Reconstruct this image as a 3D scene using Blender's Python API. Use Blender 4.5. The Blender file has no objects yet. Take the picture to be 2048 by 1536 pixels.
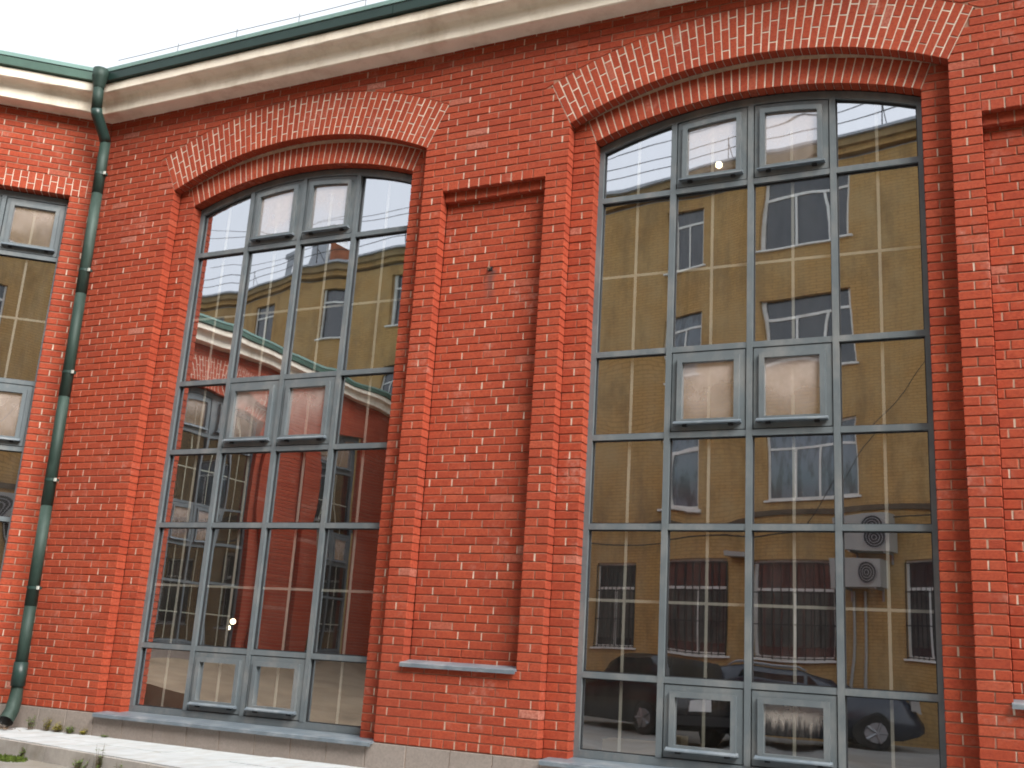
import bpy, math, random
from mathutils import Matrix, Vector
random.seed(7)
R = math.radians
sc = bpy.context.scene
col = sc.collection

# ---------------------------------------------------------------- camera, light, exposure
U = 0.85                      # metres per layout unit (one window bay is one unit wide)
ZG = -7.57                    # ground level in layout units
def W(x, y, z): return (x*U, y*U, (z-ZG)*U)

cam_d = bpy.data.cameras.new('camera'); cam = bpy.data.objects.new('camera', cam_d); col.objects.link(cam)
cam_d.sensor_fit = 'HORIZONTAL'; cam_d.sensor_width = 36.0; cam_d.lens = 36.0*2134.7/2048
cam_d.clip_start = 0.05; cam_d.clip_end = 3000
yaw, pitch, roll = R(-26.16), R(14.577), R(3.666)
F = Vector((math.sin(yaw)*math.cos(pitch), math.cos(yaw)*math.cos(pitch), math.sin(pitch)))
R0 = Vector((math.cos(yaw), -math.sin(yaw), 0)); U0 = R0.cross(F)
RR = math.cos(roll)*R0 + math.sin(roll)*U0; UU = -math.sin(roll)*R0 + math.cos(roll)*U0
CAM = Vector((11.7676, -12.2311, -5.9798))
mw = Matrix.Identity(4)
for i in range(3):
    mw[i][0] = RR[i]; mw[i][1] = UU[i]; mw[i][2] = -F[i]; mw[i][3] = W(*CAM)[i]
cam.matrix_world = mw
sc.camera = cam
def project(x, y, z):
    d = Vector((x, y, z)) - CAM; w = d.dot(F)
    return 1024+2134.7*d.dot(RR)/w, 768-2134.7*d.dot(UU)/w, w

SUN_AZ, SUN_EL = 122.0, 44.0          # azimuth clockwise from +Y
world = bpy.data.worlds.new('World'); sc.world = world; world.use_nodes = True
wn = world.node_tree; wn.nodes.clear()
sky = wn.nodes.new('ShaderNodeTexSky'); sky.sky_type = 'NISHITA'; sky.sun_disc = False
sky.sun_elevation = R(SUN_EL); sky.sun_rotation = R(SUN_AZ)
sky.air_density = 1.0; sky.dust_density = 6.0; sky.ozone_density = 1.0
hsv = wn.nodes.new('ShaderNodeHueSaturation'); hsv.inputs['Saturation'].default_value = 0.42
bg = wn.nodes.new('ShaderNodeBackground'); bg.inputs['Strength'].default_value = 0.12
wo = wn.nodes.new('ShaderNodeOutputWorld')
deck = wn.nodes.new('ShaderNodeMix'); deck.data_type = 'RGBA'; deck.inputs['Factor'].default_value = 0.75   # even cloud deck over the clear sky
deck.inputs[7].default_value = (4.9, 5.15, 5.45, 1)
wn.links.new(sky.outputs[0], hsv.inputs['Color']); wn.links.new(hsv.outputs[0], deck.inputs[6]); wn.links.new(deck.outputs[2], bg.inputs['Color']); wn.links.new(bg.outputs[0], wo.inputs['Surface'])

sl = bpy.data.lights.new('sun', 'SUN'); sl.energy = 2.9; sl.angle = R(32); sl.color = (1.0, 0.965, 0.92)
sun = bpy.data.objects.new('sun', sl); col.objects.link(sun)
sd = Vector((math.sin(R(SUN_AZ))*math.cos(R(SUN_EL)), math.cos(R(SUN_AZ))*math.cos(R(SUN_EL)), math.sin(R(SUN_EL))))
sun.rotation_euler = sd.to_track_quat('Z', 'Y').to_euler(); sun.location = (0, 0, 60)

vs = sc.view_settings
vs.view_transform = 'Standard'; vs.look = 'None'; vs.gamma = 1.0; vs.use_curve_mapping = False
vs.exposure = 1.14
sc.render.engine = 'CYCLES'
sc.cycles.max_bounces = 7; sc.cycles.transparent_max_bounces = 16; sc.cycles.glossy_bounces = 5
sc.cycles.caustics_reflective = False; sc.cycles.caustics_refractive = False
sc.cycles.use_denoising = True
sc.cycles.use_adaptive_sampling = True; sc.cycles.adaptive_threshold = 0.025
sc.cycles.pixel_filter_type = 'BLACKMAN_HARRIS'; sc.cycles.filter_width = 1.9

# ---------------------------------------------------------------- materials
MATS = {}
class NT:
    def __init__(s, name):
        s.m = bpy.data.materials.new(name); s.m.use_nodes = True; s.t = s.m.node_tree; s.t.nodes.clear()
        s.out = s.t.nodes.new('ShaderNodeOutputMaterial'); MATS[name] = s.m
    def n(s, t, **k):
        nd = s.t.nodes.new('ShaderNode'+t)
        for a, v in k.items():
            if a.startswith('i_'): nd.inputs[a[2:].replace('_', ' ')].default_value = v
            else: setattr(nd, a, v)
        return nd
    def l(s, a, b): s.t.links.new(a, b)
    def bsdf(s, **k):
        b = s.n('BsdfPrincipled', **k); s.l(b.outputs[0], s.out.inputs['Surface']); return b
    def coord(s, which='Object', scale=(1, 1, 1)):
        tc = s.n('TexCoord'); mp = s.n('Mapping'); mp.inputs['Scale'].default_value = scale
        s.l(tc.outputs[which], mp.inputs['Vector']); return mp.outputs[0]
    def wpos(s, scale=(1, 1, 1)):
        g = s.n('NewGeometry'); mp = s.n('Mapping'); mp.inputs['Scale'].default_value = scale
        s.l(g.outputs['Position'], mp.inputs['Vector']); return mp.outputs[0]
    def noise(s, vec, scale, detail=4, rough=.55):
        nd = s.n('TexNoise'); nd.inputs['Scale'].default_value = scale; nd.inputs['Detail'].default_value = detail
        nd.inputs['Roughness'].default_value = rough; s.l(vec, nd.inputs['Vector']); return nd.outputs['Fac']
    def ramp(s, fac, stops, interp='LINEAR'):
        r = s.n('ValToRGB'); r.color_ramp.interpolation = interp; e = r.color_ramp.elements
        while len(e) < len(stops): e.new(.5)
        for k, (p, c) in enumerate(stops):
            e[k].position = p; e[k].color = c if len(c) == 4 else (*c, 1)
        s.l(fac, r.inputs['Fac']); return r.outputs['Color']
    def mix(s, fac, a, b, mode='MIX'):
        m = s.n('Mix'); m.data_type = 'RGBA'; m.blend_type = mode
        for sock, v in ((m.inputs['Factor'], fac), (m.inputs[6], a), (m.inputs[7], b)):
            if isinstance(v, (int, float)): sock.default_value = v
            elif isinstance(v, tuple): sock.default_value = (*v, 1) if len(v) == 3 else v
            else: s.l(v, sock)
        return m.outputs[2]
    def math(s, op, a, b=None):
        m = s.n('Math'); m.operation = op
        for i, v in enumerate((a, b)):
            if v is None: continue
            if isinstance(v, (int, float)): m.inputs[i].default_value = v
            else: s.l(v, m.inputs[i])
        return m.outputs[0]
    def bump(s, h, bs, strength=.3, dist=.01):
        b = s.n('Bump'); b.inputs['Strength'].default_value = strength; b.inputs['Distance'].default_value = dist
        s.l(h, b.inputs['Height']); s.l(b.outputs[0], bs.inputs['Normal']); return b
G = lambda v: (v, v, v)

HOOK = W(5.42, -.21, -.86)
def mat_brick():
    t = NT('brick'); b = t.bsdf(i_Roughness=.88); b.inputs['Specular IOR Level'].default_value = .25
    g = t.n('NewGeometry'); oi = t.n('ObjectInfo')
    r = t.math('FRACT', t.math('ADD', t.math('MULTIPLY', g.outputs['Random Per Island'], 7.31), t.math('MULTIPLY', oi.outputs['Random'], 5.17)))
    c = t.ramp(r, [(0, (.30, .048, .021)), (.2, (.35, .058, .0245)), (.6, (.385, .067, .028)), (.94, (.415, .078, .034)), (.985, (.42, .095, .047)), (.995, (.44, .15, .10)), (1, (.50, .24, .18))])
    p = t.wpos()
    big = t.noise(p, .55, 3)
    c = t.mix(t.ramp(big, [(.35, G(0)), (.7, G(.35))]), c, (.37, .069, .034))
    soot = t.noise(t.wpos((1, 1, .6)), .42, 5, .7)
    c = t.mix(t.ramp(soot, [(.44, G(0)), (.72, G(.55))]), c, (.255, .053, .029))
    fine = t.noise(p, 38, 3, .65)
    c = t.mix(t.ramp(fine, [(.3, G(.75)), (.58, G(0)), (1, G(0))]), c, (.22, .032, .018))
    c = t.mix(t.ramp(t.noise(p, 21, 3, .7), [(.52, G(0)), (.78, G(.4))]), c, (.43, .10, .055))
    ef = t.math('MULTIPLY', t.ramp(t.noise(p, 1.7, 5, .7), [(.58, G(0)), (.74, G(1))]), t.ramp(t.noise(p, 17, 4, .7), [(.42, G(0)), (.68, G(.75))]))
    c = t.mix(ef, c, (.52, .29, .23))
    # run-off stain below the iron hook in the blind panel
    g2 = t.n('NewGeometry'); sp = t.n('SeparateXYZ'); t.l(g2.outputs['Position'], sp.inputs[0])
    dx = t.math('ABSOLUTE', t.math('SUBTRACT', t.math('ADD', sp.outputs['X'], t.math('MULTIPLY', t.math('SUBTRACT', t.noise(p, 7, 2), .5), .10)), HOOK[0]+.012))
    mz = t.math('MULTIPLY', t.ramp(t.math('SUBTRACT', HOOK[2], sp.outputs['Z']), [(0, G(0)), (.02, G(1)), (.28, G(.6)), (.46, G(0))]), t.ramp(dx, [(0, G(.95)), (.04, G(.5)), (.085, G(0))]))
    c = t.mix(mz, c, (.10, .055, .05))
    t.l(c, b.inputs['Base Color'])
    # horizontal drag marks of wire-cut brick plus grain
    h = t.noise(t.wpos((1, 1, 4)), 30, 3, .75)
    t.bump(h, b, .7, .006)
mat_brick()
def simple(name, colr, rough, var=.15, scale=6, bumps=(.2, .004, 60), metal=0, spec=.4, dirt=None):
    t = NT(name); b = t.bsdf(i_Roughness=rough, i_Metallic=metal); b.inputs['Specular IOR Level'].default_value = spec
    p = t.wpos()
    n = t.noise(p, scale, 5, .6)
    lo = tuple(v*(1-var) for v in colr); hi = tuple(min(1, v*(1+var)) for v in colr)
    c = t.ramp(n, [(.3, lo), (.7, hi)])
    if dirt:
        d = t.noise(t.wpos(dirt[2]), dirt[1], 5, .65)
        c = t.mix(t.ramp(d, [(.48, G(0)), (.72, G(dirt[3]))]), c, dirt[0])
    t.l(c, b.inputs['Base Color'])
    t.bump(t.noise(p, bumps[2], 4, .6), b, bumps[0], bumps[1])
    return t
simple('mortar', (.30, .15, .10), .95, .3, 9, (.6, .006, 90))
t = NT('mortar_pale'); b = t.bsdf(i_Roughness=.95); g_ = t.n('NewGeometry')
c = t.ramp(g_.outputs['Random Per Island'], [(0, (.30, .13, .09)), (.35, (.40, .26, .19)), (.7, (.54, .43, .34)), (1, (.66, .57, .47))])
c = t.mix(t.ramp(t.noise(t.wpos(), 14, 3, .7), [(.4, G(0)), (.7, G(.6))]), c, (.34, .22, .16)); t.l(c, b.inputs['Base Color'])
simple('mortar_arch', (.62, .54, .44), .95, .25, 9, (.5, .006, 70))
simple('frame_grey', (.122, .145, .157), .42, .10, 3, (.08, .002, 40), dirt=((.30, .29, .27), 3.5, (1, 1, .5), .45))
simple('frame_dark', (.02, .022, .025), .6)
simple('zinc_sill', (.145, .18, .21), .38, .12, 4, (.1, .003, 20), metal=.1, dirt=((.42, .44, .45), 5, (.6, 1, 1), .5))
simple('muntin', (.86, .82, .72), .5, .05)
simple('cornice_plaster', (.82, .76, .64), .9, .07, 2.2, (.5, .008, 30), dirt=((.45, .36, .25), 2.6, (1, 1, .55), .55))
simple('green_metal', (.020, .042, .033), .6, .15, 2, (.08, .004, 6), metal=.15, dirt=((.10, .15, .13), 3, (1, 1, .3), .5))
simple('gutter_green', (.055, .115, .09), .45, .15, 2, dirt=((.03, .06, .05), 3, (1, 1, 1), .5))
simple('green_dark', (.018, .042, .036), .4, .15, 2)
simple('roof_green', (.22, .36, .33), .35, .1, 2)
simple('granite', (.25, .215, .19), .8, .14, 40, (.35, .004, 120), dirt=((.20, .165, .14), 1.3, (1, 1, .6), .6))
simple('slab_pale', (.46, .495, .51), .85, .12, 3.5, (.4, .006, 60), dirt=((.36, .34, .30), 4, (2.5, .6, 1), .65))
simple('kerb_stone', (.36, .345, .32), .9, .2, 4, (.5, .008, 50), dirt=((.20, .18, .14), 2.5, (1, 1, 1), .6))
simple('ground_paving', (.25, .25, .235), .88, .2, 1.2, (.5, .01, 30), dirt=((.21, .175, .125), .35, (1, 1, 1), .85))
simple('yard_dirt', (.25, .20, .135), .95, .25, 1.5, (.5, .01, 30), dirt=((.34, .29, .21), .6, (1, 1, 1), .7))
simple('leaf_green', (.10, .17, .025), .6, .35, 14)
simple('leaf_yellow', (.30, .27, .03), .6, .3, 14)
simple('stem_brown', (.12, .085, .045), .8)
simple('debris', (.17, .12, .08), .9, .4, 20)
simple('moss', (.10, .15, .02), .95, .4, 12, (.8, .02, 70))
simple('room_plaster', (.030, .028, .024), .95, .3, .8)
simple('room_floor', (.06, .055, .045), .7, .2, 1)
simple('box_card', (.50, .40, .27), .9, .1)
simple('cable', (.02, .02, .022), .7)
simple('steel', (.30, .31, .32), .4, .1, 4, metal=.6)
simple('bolt_pale', (.52, .55, .50), .5)
# ---- yellow house across the yard
def mat_yellow():
    t = NT('yellow_paint'); b = t.bsdf(i_Roughness=.9)
    tc = t.coord('Object')
    br = t.n('TexBrick'); br.inputs['Scale'].default_value = 1.0
    br.inputs['Brick Width'].default_value = .27; br.inputs['Row Height'].default_value = .085
    br.inputs['Mortar Size'].default_value = .008; br.inputs['Color1'].default_value = (.425, .245, .080, 1); br.inputs['Color2'].default_value = (.46, .275, .095, 1)
    br.inputs['Mortar'].default_value = (.27, .15, .046, 1)
    sx = t.n('SeparateXYZ'); cx = t.n('CombineXYZ'); t.l(tc, sx.inputs[0]); t.l(sx.outputs['X'], cx.inputs['X']); t.l(sx.outputs['Z'], cx.inputs['Y'])
    t.l(cx.outputs[0], br.inputs['Vector'])
    c = br.outputs['Color']
    c = t.mix(t.ramp(t.noise(tc, .6, 5, .65), [(.42, G(0)), (.7, G(.75))]), c, (.42, .30, .14))
    c = t.mix(t.ramp(t.noise(t.coord('Object', (1, 1, .35)), 1.3, 5, .75), [(.48, G(0)), (.72, G(.8))]), c, (.19, .115, .045))
    t.l(c, b.inputs['Base Color']); t.bump(br.outputs['Fac'], b, -.4, .01)
mat_yellow()
simple('yellow_trim', (.26, .18, .085), .9, .25, 3)
simple('band_dark', (.10, .07, .045), .9, .3, 3)
simple('white_paint', (.74, .74, .70), .6, .08, 4, dirt=((.4, .37, .3), 3, (1, 1, .6), .5))
simple('rust_brick', (.33, .11, .05), .9, .3, 4)
simple('metal_sheet', (.34, .36, .38), .45, .2, 2, metal=.4)
simple('curtain', (.09, .083, .075), .95, .3, 3)
simple('iron_bar', (.015, .015, .016), .6)
simple('car_black', (.012, .012, .014), .18, .1, 1, (.0, .001, 5), spec=.6)
simple('car_blue', (.018, .024, .038), .18, .1, 1, (.0, .001, 5), spec=.6)
simple('tyre', (.015, .015, .015), .9)
simple('plate_white', (.75, .75, .73), .5)
simple('lamp_red', (.45, .03, .015), .25, .1)
simple('ac_white', (.33, .325, .30), .5, .06, 3)
t = NT('far_pane'); b = t.bsdf(i_Roughness=.12); b.inputs['Specular IOR Level'].default_value = .9; oi = t.n('ObjectInfo')
c = t.ramp(oi.outputs['Random'], [(0, (.035, .04, .045)), (.35, (.09, .115, .14)), (.6, (.13, .16, .19)), (.8, (.05, .055, .06)), (1, (.30, .29, .26))], 'CONSTANT')  # the blue-grey tones put a sky reflection into the pane colour
c = t.mix(t.ramp(t.noise(t.coord('Object', (4, 1, 1)), 1.4, 3, .6), [(.45, G(0)), (.6, G(.7))]), c, (.02, .024, .028)); t.l(c, b.inputs['Base Color'])
t = NT('car_glass'); t.bsdf(i_Roughness=.06).inputs['Base Color'].default_value = (.01, .012, .014, 1)
t = NT('bulb'); e = t.n('Emission'); e.inputs['Color'].default_value = (1, .82, .55, 1); e.inputs['Strength'].default_value = 5; t.l(e.outputs[0], t.out.inputs['Surface'])
def mat_glass(name, refl, tint, fog=None, levels=(.10, .32, .52), zone=(.15, .5, 1)):
    t = NT(name)
    gl = t.n('BsdfGlossy'); gl.inputs['Roughness'].default_value = .012; gl.inputs['Color'].default_value = (.90, .92, .97, 1)
    tr = t.n('BsdfTransparent'); tr.inputs['Color'].default_value = (*tint, 1)
    p = t.wpos()
    bp = t.n('Bump'); bp.inputs['Strength'].default_value = .05; bp.inputs['Distance'].default_value = .010
    t.l(t.noise(p, .9, 1, .4), bp.inputs['Height']); t.l(bp.outputs[0], gl.inputs['Normal'])
    mx = t.n('MixShader'); mx.inputs[0].default_value = refl
    t.l(tr.outputs[0], mx.inputs[1]); t.l(gl.outputs[0], mx.inputs[2])
    df = t.n('BsdfDiffuse')
    # thin film of dust, heavier runs where fogged
    if fog:
        df.inputs['Color'].default_value = (*fog, 1)
        oi = t.n('ObjectInfo')
        tcg = t.n('TexCoord'); sp = t.n('SeparateXYZ'); t.l(tcg.outputs['Generated'], sp.inputs[0])
        ns = t.noise(t.wpos((9, 9, 1.1) if name == 'streaked_glass' else (1.3, 1.3, 1)), 3.2, 6, .7); nb = t.noise(p, 2.3, 4, .6)
        # fogging thickens upward inside the sealed unit, ragged lower edge
        lvl = t.math('ADD', t.math('ADD', sp.outputs['Z'], t.math('MULTIPLY', t.math('SUBTRACT', ns, .5), 1.1)), t.math('MULTIPLY', t.math('SUBTRACT', oi.outputs['Random'], .5), .5))
        m1 = t.ramp(lvl, [(z_, G(v_)) for z_, v_ in zip(zone, levels)])
        m1 = t.math('MULTIPLY', m1, t.ramp(nb, [(.3, G(.6)), (.7, G(1.15))]))
        fac = m1
    else:
        df.inputs['Color'].default_value = (.45, .43, .38, 1)
        fac = t.ramp(t.noise(t.wpos((3, 3, .6)), 2.2, 6, .7), [(.35, G(.006)), (.8, G(.045))])
    m2 = t.n('MixShader'); t.l(fac, m2.inputs[0]); t.l(mx.outputs[0], m2.inputs[1]); t.l(df.outputs[0], m2.inputs[2])
    t.l(m2.outputs[0], t.out.inputs['Surface'])
mat_glass('window_glass', .63, (.97, .99, .97))
mat_glass('dark_glass', .30, (.80, .84, .80))
mat_glass('fogged_glass', .60, (.85, .87, .83), (.62, .53, .48), (.16, .34, .55), (.0, .42, 1))
mat_glass('streaked_glass', .62, (.85, .87, .83), (.62, .56, .50), (.01, .05, .42), (.45, .75, 1.05))

# ---------------------------------------------------------------- mesh helpers
class Frame:
    """local wall axes: x to the right along the face, y into the wall, z up; origin in layout units"""
    def __init__(s, ox, oy, ex, ey): s.o = (ox, oy); s.ex = ex; s.ey = ey
    def p(s, x, y, z): return (s.o[0]+x*s.ex[0]+y*s.ey[0], s.o[1]+x*s.ex[1]+y*s.ey[1], z)
    def mat(s, x=0, y=0, z=0):
        m = Matrix.Identity(4); l = W(*s.p(x, y, z))
        for i in range(3):
            m[i][0] = (*s.ex, 0)[i]; m[i][1] = (*s.ey, 0)[i]; m[i][2] = (0, 0, 1)[i]; m[i][3] = l[i]
        return m
FA = Frame(0, 0, (1, 0), (0, 1))
def frame_from(dirx, face_pt, y0):
    l = math.hypot(*dirx); ex = (dirx[0]/l, dirx[1]/l); ey = (-ex[1], ex[0])
    return Frame(face_pt[0]-ey[0]*y0, face_pt[1]-ey[1]*y0, ex, ey)

class MB:
    def __init__(s): s.v = []; s.f = []
    def add(s, vs, fs):
        b = len(s.v); s.v += vs; s.f += [tuple(i+b for i in f) for f in fs]
    def box(s, x0, x1, y0, y1, z0, z1):
        if x1 < x0: x0, x1 = x1, x0
        if y1 < y0: y0, y1 = y1, y0
        v = [(x, y, z) for x in (x0, x1) for y in (y0, y1) for z in (z0, z1)]
        s.add(v, [(0, 1, 3, 2), (4, 6, 7, 5), (0, 4, 5, 1), (2, 3, 7, 6), (0, 2, 6, 4), (1, 5, 7, 3)])
    def prism(s, poly, y0, y1, b=0.0, jit=0.0, back=False):
        n = len(poly); cx = sum(p[0] for p in poly)/n; cz = sum(p[1] for p in poly)/n
        if jit: poly = [(x+random.uniform(-jit, jit), z+random.uniform(-jit, jit)) for x, z in poly]
        vs = []; fs = []
        if b:
            for x, z in poly:
                dx, dz = cx-x, cz-z
                vs.append((x+math.copysign(min(b, abs(dx)*.5), dx), y0, z+math.copysign(min(b, abs(dz)*.5), dz)))
            vs += [(x, y0+b, z) for x, z in poly]; vs += [(x, y1, z) for x, z in poly]
            fs.append(tuple(range(n)))
            for r in (0, 1):
                for i in range(n):
                    j = (i+1) % n; fs.append((r*n+j, r*n+i, (r+1)*n+i, (r+1)*n+j))
            if back: fs.append(tuple(range(3*n-1, 2*n-1, -1)))
        else:
            vs = [(x, y0, z) for x, z in poly]+[(x, y1, z) for x, z in poly]
            fs.append(tuple(range(n)))
            for i in range(n):
                j = (i+1) % n; fs.append((j, i, n+i, n+j))
            if back: fs.append(tuple(range(2*n-1, n-1, -1)))
        s.add(vs, fs)
    def ring(s, outer, inner, y0, y1):
        n = len(outer)
        vs = [(x, y0, z) for x, z in outer]+[(x, y0, z) for x, z in inner]+[(x, y1, z) for x, z in outer]+[(x, y1, z) for x, z in inner]
        fs = []
        for i in range(n):
            j = (i+1) % n
            fs += [(i, j, n+j, n+i), (j, i, 2*n+i, 2*n+j), (n+i, n+j, 3*n+j, 3*n+i), (2*n+j, 2*n+i, 3*n+i, 3*n+j)]
        s.add(vs, fs)
    def tube(s, pts, r, n=8, cap=True):
        pts = [Vector(p) for p in pts]; rs = r if isinstance(r, (list, tuple)) else [r]*len(pts)
        rings = []
        for i, p in enumerate(pts):
            d = (pts[min(i+1, len(pts)-1)]-pts[max(i-1, 0)]).normalized()
            a = d.cross(Vector((0, 0, 1)))
            if a.length < 1e-3: a = d.cross(Vector((0, 1, 0)))
            a.normalize(); bb = d.cross(a).normalized()
            rings.append([tuple(p+rs[i]*(math.cos(2*math.pi*k/n)*a+math.sin(2*math.pi*k/n)*bb)) for k in range(n)])
        vs = [q for rg in rings for q in rg]; fs = []
        for i in range(len(pts)-1):
            for k in range(n):
                fs.append((i*n+k, i*n+(k+1) % n, (i+1)*n+(k+1) % n, (i+1)*n+k))
        if cap: fs += [tuple(range(n-1, -1, -1)), tuple(range((len(pts)-1)*n, len(pts)*n))]
        s.add(vs, fs)
    def mesh(s, name, mat, smooth=False, conv=None):
        me = bpy.data.meshes.new(name)
        me.from_pydata([conv(*v) for v in s.v] if conv else s.v, [], s.f); me.validate()
        if mat: me.materials.append(MATS[mat])
        if smooth:
            for p in me.polygons: p.use_smooth = True
        me.update(); return me

def link(name, me, parent=None, mat=None, **props):
    o = bpy.data.objects.new(name, me); col.objects.link(o)
    if mat is not None: o.matrix_world = mat
    if parent is not None:
        o.parent = parent; o.matrix_parent_inverse = parent['_w2l'] if False else PINV[parent.name]
    for k, v in props.items(): o[k] = v
    return o
PINV = {}
def reg(o, m=None):
    PINV[o.name] = (m if m is not None else o.matrix_world).inverted(); return o
def thing(name, loc, label, cat, group=None):
    o = bpy.data.objects.new(name, None); col.objects.link(o); o.empty_display_size = .2
    o.location = loc; o['label'] = label; o['category'] = cat
    if group: o['group'] = group
    PINV[o.name] = Matrix.Translation(loc).inverted()
    return o
def wallmesh(mb, name, mat, fr, smooth=False):
    return mb.mesh(name, mat, smooth, conv=lambda x, y, z: W(*fr.p(x, y, z)))
def part(name, mb, mat, parent, fr=None, smooth=False, **props):
    me = wallmesh(mb, name, mat, fr, smooth) if fr else mb.mesh(name, mat, smooth)
    o = link(name, me, parent, **props); reg(o, Matrix.Identity(4)); return o

# ---------------------------------------------------------------- setting: ground, apron, kerb
def sheet(name, x0, x1, y0, y1, z, mat, n=1):
    mb = MB(); mb.add([W(x0, y0, z), W(x1, y0, z), W(x1, y1, z), W(x0, y1, z)], [(0, 1, 2, 3)])
    return link(name, mb.mesh(name, mat), kind='structure')
sheet('ground', -400, 400, -400, 400, ZG, 'ground_paving')
apron = bpy.data.objects.new('pavement', None); col.objects.link(apron); apron['kind'] = 'structure'; PINV['pavement'] = Matrix.Identity(4)
AZ = -7.35
def apf(x): return -1.50-.17*(x+.9)          # front edge of the pale apron
slab_rows = []
x = -1.72
k = 0
while x < 15.5:
    w = 1.18+random.uniform(-.05, .05)
    rows = 2
    for r in range(rows):
        a0, a1 = r/rows, (r+1)/rows
        yb0, yb1 = -.395, -.395
        q = []
        for xx, a in ((x+.006, a0), (x+w-.006, a0), (x+w-.006, a1), (x+.006, a1)):
            yy = -.395+(apf(xx)+.395)*a
            q.append((xx, yy))
        dz = random.uniform(-.006, .006)
        mb = MB(); top = AZ-.02*a0
        vs = [(*q[i], top+dz-(.02/rows if i > 1 else 0)) for i in range(4)]+[(*q[i], ZG+.01) for i in range(4)]
        vs = [W(*v) for v in vs]
        mb.add(vs, [(3, 2, 1, 0), (0, 1, 5, 4), (1, 2, 6, 5), (2, 3, 7, 6), (3, 0, 4, 7)])
        link('paving_slab', mb.mesh('paving_slab', 'slab_pale'), apron)
    x += w
x = -1.75
while x < 15.5:
    w = 1.05+random.uniform(-.04, .04)
    mb = MB()
    ya, yb = apf(x), apf(x+w); zt = AZ-.035+random.uniform(-.006, .004)
    f = .085
    vs = [W(*v) for v in [(x+.006, ya-.006, zt), (x+w-.006, yb-.006, zt), (x+w-.006, yb-f, zt), (x+.006, ya-f, zt),
          (x+.006, ya-.006, ZG), (x+w-.006, yb-.006, ZG), (x+w-.006, yb-f-.01, ZG), (x+.006, ya-f-.01, ZG)]]
    mb.add(vs, [(3, 2, 1, 0), (2, 3, 7, 6), (1, 2, 6, 5), (3, 0, 4, 7), (0, 1, 5, 4)])
    link('kerb_stone', mb.mesh('kerb_stone', 'kerb_stone'), apron)
    x += w

mb = MB(); mb.add([W(*v) for v in [(-2.5, -7.0, ZG+.01), (-2.5, -40, ZG+.01), (-9.3, -40, -6.55), (-9.3, -7.0, -6.55), (-12, -40, -6.55), (-12, -7, -6.55)]], [(0, 3, 2, 1), (3, 5, 4, 2)])
mb.add([W(*v) for v in [(-2.5, -7.0, ZG+.01), (-9.3, -7.0, -6.55), (-9.3, -7.0, ZG)]], [(0, 2, 1)])
link('ramp', mb.mesh('ramp', 'yard_dirt'), kind='structure')
# ---------------------------------------------------------------- brick masonry
H = .107; L = .325; Z0 = -7.04; J = .013; Y0 = -.37; Y1 = -.20
def clip(poly, nx, nz, d):
    """keep nx*x+nz*z >= d"""
    out = []
    for i in range(len(poly)):
        p, q = poly[i], poly[(i+1) % len(poly)]
        a, b = nx*p[0]+nz*p[1]-d, nx*q[0]+nz*q[1]-d
        if a >= 0: out.append(p)
        if (a >= 0) != (b >= 0):
            t = a/(a-b); out.append((p[0]+t*(q[0]-p[0]), p[1]+t*(q[1]-p[1])))
    return out
def area(p):
    return .5*abs(sum(p[i][0]*p[(i+1) % len(p)][1]-p[(i+1) % len(p)][0]*p[i][1] for i in range(len(p)))) if len(p) > 2 else 0
class Arch:
    def __init__(s, xc, a, spring, rise, thick):
        s.xc = xc; s.a = a; s.R = (rise*rise+a*a)/(2*rise); s.zc = spring+rise-s.R; s.t = thick; s.th = math.asin(a/s.R); s.spring = spring
    def outside(s, poly, R=None, gap=.007):
        R = R or s.R+s.t
        cx = sum(p[0] for p in poly)/len(poly)-s.xc; cz = sum(p[1] for p in poly)/len(poly)-s.zc
        if max(math.hypot(p[0]-s.xc, p[1]-s.zc) for p in poly) < R and all(abs(math.atan2(p[0]-s.xc, p[1]-s.zc)) < s.th for p in poly): return []
        if max(p[1] for p in poly) < s.spring: return poly
        th = math.atan2(cx, cz)
        ux, uz = math.sin(th), math.cos(th)
        c1 = clip(poly, ux, uz, ux*s.xc+uz*s.zc+R+gap)
        sg = 1 if cx > 0 else -1
        nx, nz = sg*math.cos(s.th), -math.sin(s.th)
        c2 = clip(poly, nx, nz, nx*s.xc+nz*s.zc+gap)
        return c1 if area(c1) > area(c2) else c2
    def ztop(s, x, off=0): return s.zc+math.sqrt(max(0, (s.R+off)**2-(x-s.xc)**2))

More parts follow.
